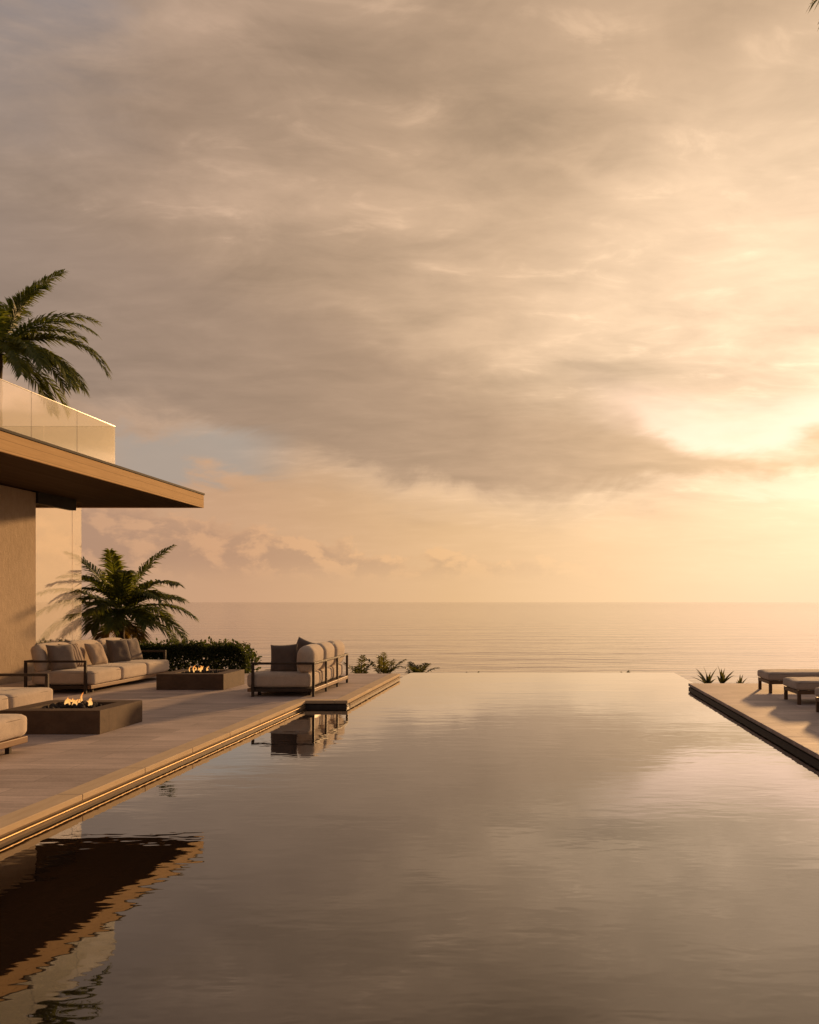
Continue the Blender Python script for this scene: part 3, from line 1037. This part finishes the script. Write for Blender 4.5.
def sofa(name, label, loc, rz, L, D, n, arm_near=True, arm_far=True, back=True, back_posts=4, back_tone='linen', group='outdoor sofas on the terrace',
         bolster=False, seed=1):
    """seat faces local +X, length along local Y, back at local -X"""
    t = thing(name, label, 'sofa', loc, rz, group)
    hx, hy = D / 2, L / 2
    # base rails
    fb = MB()
    fb.box(hx - 0.10, hx - 0.03, -hy + 0.03, hy - 0.03, 0.085, 0.150, 0.006)
    fb.box(-hx, -hx + 0.06, -hy + 0.03, hy - 0.03, 0.085, 0.150, 0.006)
    fb.build('base_rail', M['teak'], t)
    fb = MB()
    for yy in (-hy + 0.03, hy - 0.09):
        fb.box(-hx + 0.062, hx - 0.103, yy, yy + 0.06, 0.087, 0.148, 0.004)
    fb.box(-hx + 0.062, hx - 0.103, -hy + 0.092, hy - 0.093, 0.120, 0.147)
    fb.build('seat_deck', M['metal'], t)
    for sx in (-hx + 0.16, hx - 0.16):
        for sy in (-hy + 0.30, hy - 0.30):
            MB().box(sx - 0.025, sx + 0.025, sy - 0.025, sy + 0.025, 0.0, 0.119, 0.004).build('leg', M['metal'], t)
    # arm frames
    for flag, yy in ((arm_near, -hy), (arm_far, hy - 0.045)):
        if not flag:
            continue
        fb = MB()
        fb.box(-hx - 0.002, -hx + 0.043, yy, yy + 0.045, 0.0, 0.575, 0.005)
        fb.box(hx - 0.155, hx - 0.110, yy, yy + 0.045, 0.0, 0.575, 0.005)
        fb.box(-hx - 0.002, hx - 0.110, yy, yy + 0.045, 0.577, 0.617, 0.005)
        fb.build('arm_frame', M['metal'], t)
    if back:
        for k in range(back_posts):
            if k in (0, back_posts - 1):
                continue
            yy = -hy + (L - 0.045) * k / (back_posts - 1)
            MB().box(-hx - 0.002, -hx + 0.036, yy, yy + 0.04, 0.0, 0.578, 0.005).build('back_post', M['metal'], t)
        MB().box(-hx - 0.003, -hx + 0.036, -hy + 0.046, hy - 0.046, 0.58, 0.616, 0.005).build('back_rail', M['metal'], t)
    # cushions
    cl = (L - 0.10) / n
    for k in range(n):
        yy = -hy + 0.05 + cl * (k + 0.5)
        c = build_bm(cushion_bm(D - 0.10, cl - 0.012, 0.255, 0.06, 0.018, 14, seed + k), 'seat_cushion', M['linen'], t, (0.045, yy, 0.285))
        piping_ring(D - 0.108, cl - 0.02, 0.085, 0.006, c, (0, 0, 0), 0.06)
        if back:
            if bolster:
                build_bm(cushion_bm(0.30, cl - 0.014, 0.47, 0.14, 0.03, 14, seed + k + 9), 'back_cushion', M[back_tone], t,
                         (-hx + 0.20, yy, 0.655), (0, R(-4), 0))
            else:
                build_bm(cushion_bm(0.20, cl - 0.03, 0.50, 0.085, 0.04, 14, seed + k + 9), 'back_cushion', M[back_tone], t,
                         (-hx + 0.20, yy, 0.64), (0, R(-14), R(random.uniform(-2, 2))))
    return t


S1x, S1y, S1L, S1D = -8.92, 17.5, 3.40, 1.26
sofa('sofa', 'long oatmeal three seat sofa with many pillows against the villa end wall', (S1x, S1y, 0), 0, S1L, S1D, 3, seed=1)
sofa('sofa', 'low oatmeal sofa at the left edge behind the nearer fire table', (-7.98, 11.3, 0), 0, 3.3, 1.3, 3, seed=20)
sofa('sofa', 'sofa seen from its side with rounded back cushions turned to the pool', (-4.665, 16.66, 0), math.pi, 2.72, 1.24, 3, bolster=True, seed=40)

# armless daybed in front of the nearer fire table
db = thing('daybed', 'armless cream daybed at the left edge nearest the camera', 'daybed', (-6.54, 8.82, 0))
fb = MB()
fb.box(-0.70, 0.70, -0.92, 0.92, 0.10, 0.175, 0.008)
fb.build('base_rail', M['teak'], db)
for sx in (-0.6, 0.58):
    for sy in (-0.75, 0.75):
        MB().box(sx - 0.025, sx + 0.025, sy - 0.025, sy + 0.025, 0, 0.099, 0.004).build('leg', M['metal'], db)
c = build_bm(cushion_bm(1.42, 1.86, 0.25, 0.07, 0.02, 16, 70), 'mattress', M['linen'], db, (0, 0, 0.302))
piping_ring(1.41, 1.85, 0.08, 0.006, c, (0, 0, 0), 0.07)


# throw pillows (each lies on a sofa: a thing of its own)
def pillow(label, mat, loc, rot, s=0.48, t=0.17, seed=0):
    o = build_bm(pillow_bm(s, t, seed), 'throw_pillow', M[mat], None, loc, rot)
    tag(o, label, 'pillow', 'throw pillows on the sofas')
    return o


sb = S1x - S1D / 2          # back plane of the long sofa
pillow('grey throw pillow leaning at the near end of the long sofa', 'grey_fab', (sb + 0.50, 16.16, 0.655), (0, R(-20), R(-28)), 0.52, 0.19, 1)
pillow('striped brown throw pillow second from the near end of the long sofa', 'stripe', (sb + 0.46, 16.58, 0.66), (0, R(-22), R(-14)), 0.50, 0.17, 2)
pillow('sand coloured throw pillow in the middle of the long sofa', 'tan_fab', (sb + 0.50, 17.42, 0.645), (0, R(-24), R(-8)), 0.48, 0.17, 3)
pillow('dark grey throw pillow second from the far end of the long sofa', 'dark_fab', (sb + 0.52, 18.30, 0.655), (0, R(-18), R(-24)), 0.52, 0.18, 4)
pillow('dark taupe throw pillow at the far end of the long sofa', 'grey_fab', (sb + 0.55, 18.82, 0.655), (0, R(-20), R(-12)), 0.52, 0.18, 5)
pillow('dark square throw pillow at the near end of the sofa by the pool', 'dark_fab', (-4.72, 15.74, 0.655), (R(-3), R(8), R(80)), 0.54, 0.18, 6)
pillow('dark throw pillow standing tilted at the middle of the sofa by the pool', 'dark_fab', (-4.58, 16.6, 0.72), (R(16), R(8), R(66)), 0.50, 0.17, 7)

# ------------------------------------------------------------------ fire tables
PW, PD, PH = 1.30, 1.18, 0.306


def fire_table(label, loc, seed):
    t = thing('fire_table', label, 'fire table', loc, 0, 'fire tables on the terrace')
    hx, hy = PW / 2, PD / 2
    b = MB()
    rim = 0.24
    # one shell: outer skin, flat rim, well
    b.box(-hx, hx, -hy, -hy + rim, 0.0, PH, 0.006)
    b.box(-hx, hx, hy - rim, hy, 0.0, PH, 0.006)
    b.box(-hx, -hx + rim, -hy + rim - 0.003, hy - rim + 0.003, 0.001, PH - 0.001)
    b.box(hx - rim, hx, -hy + rim - 0.003, hy - rim + 0.003, 0.001, PH - 0.001)
    b.build('body', M['corten'], t)
    MB().box(-hx + rim + 0.002, hx - rim - 0.002, -hy + rim + 0.005, hy - rim - 0.005, 0.10, PH - 0.05).build('burner_tray', M['tray'], t)
    rng = random.Random(seed)
    rb = MB()
    for k in range(90):
        bm = bmesh.new()
        bmesh.ops.create_icosphere(bm, subdivisions=1, radius=1.0)
        r = rng.uniform(0.02, 0.042)
        x = rng.gauss(0, 0.16)
        y = rng.gauss(0, 0.14)
        x = max(-0.36, min(0.36, x))
        y = max(-0.30, min(0.30, y))
        hgt = 0.055 * math.exp(-(x * x + y * y) / 0.05)
        for v in bm.verts:
            v.co *= r * rng.uniform(0.75, 1.2)
        rb.add(bm, Matrix.Translation((x, y, PH - 0.045 + r * 0.5 + hgt * rng.random())) @ Matrix.Rotation(rng.uniform(0, 6), 4, 'X'))
    rb.build('lava_rock_bed', M['lava'], t, kind='stuff')
    for k in range(13):
        h = rng.uniform(0.06, 0.135) * (1.25 if k % 5 == 0 else 1)
        x, y = rng.gauss(0, 0.10), rng.gauss(0, 0.07)
        pts, rad = [], []
        ph, sw = rng.uniform(0, 6), rng.uniform(0.01, 0.03)
        r0 = rng.uniform(0.009, 0.018)
        for i in range(11):
            s = i / 10
            pts.append((sw * math.sin(ph + s * 5) * s, sw * math.cos(ph + s * 4) * s, h * s))
            rad.append(max(0.001, r0 * (0.55 + 1.5 * s) * (1 - s) ** 0.75 * 1.5))
        MB().tube(pts, rad, 10).build('flame', M['flame'], t, True, (x, y, PH - 0.005))
    return t


fire_table('square bronze fire table with burning flames nearer the camera, beside the low sofa', (-6.30, 11.55, 0), 3)
fire_table('square bronze fire table with burning flames farther back, before the hedge', (-6.77, 17.1, 0), 9)


# ------------------------------------------------------------------ sun loungers
def lounger(label, loc):
    t = thing('sun_lounger', label, 'sun lounger', loc, 0, 'sun loungers on the right terrace')
    Lx, Wy = 2.05, 0.82
    b = MB()
    b.box(0.0, Lx, -Wy / 2, -Wy / 2 + 0.045, 0.17, 0.232, 0.005)
    b.box(0.0, Lx, Wy / 2 - 0.045, Wy / 2, 0.17, 0.232, 0.005)
    b.box(0.0, 0.045, -Wy / 2 + 0.047, Wy / 2 - 0.047, 0.171, 0.231, 0.004)
    b.box(Lx - 0.045, Lx, -Wy / 2 + 0.047, Wy / 2 - 0.047, 0.171, 0.231, 0.004)
    for k in range(11):
        x = 0.12 + 0.175 * k
        b.box(x, x + 0.08, -Wy / 2 + 0.047, Wy / 2 - 0.047, 0.205, 0.229)
    b.build('frame', M['teak_dark'], t)
    for x in (0.003, Lx - 0.058):
        for y in (-Wy / 2 + 0.003, Wy / 2 - 0.058):
            MB().box(x, x + 0.055, y, y + 0.055, 0.0, 0.169, 0.004).build('leg', M['teak_dark'], t)
    c = build_bm(cushion_bm(Lx + 0.03, Wy + 0.02, 0.155, 0.05, 0.012, 16, 5), 'mattress', M['linen_lounger'], t, (Lx / 2, 0, 0.311))
    piping_ring(Lx + 0.02, Wy + 0.01, 0.048, 0.005, c, (0, 0, 0), 0.05)
    return t


l0 = lounger('farthest low sun lounger on the right terrace', (4.26, 16.28, 0))
for lab, y in (('middle low sun lounger on the right terrace', 14.52), ('sun lounger cut by the right edge, nearest the camera', 12.80)):
    c = copy_tree(l0)
    c.location = (4.26, y, 0)
    c['label'] = lab
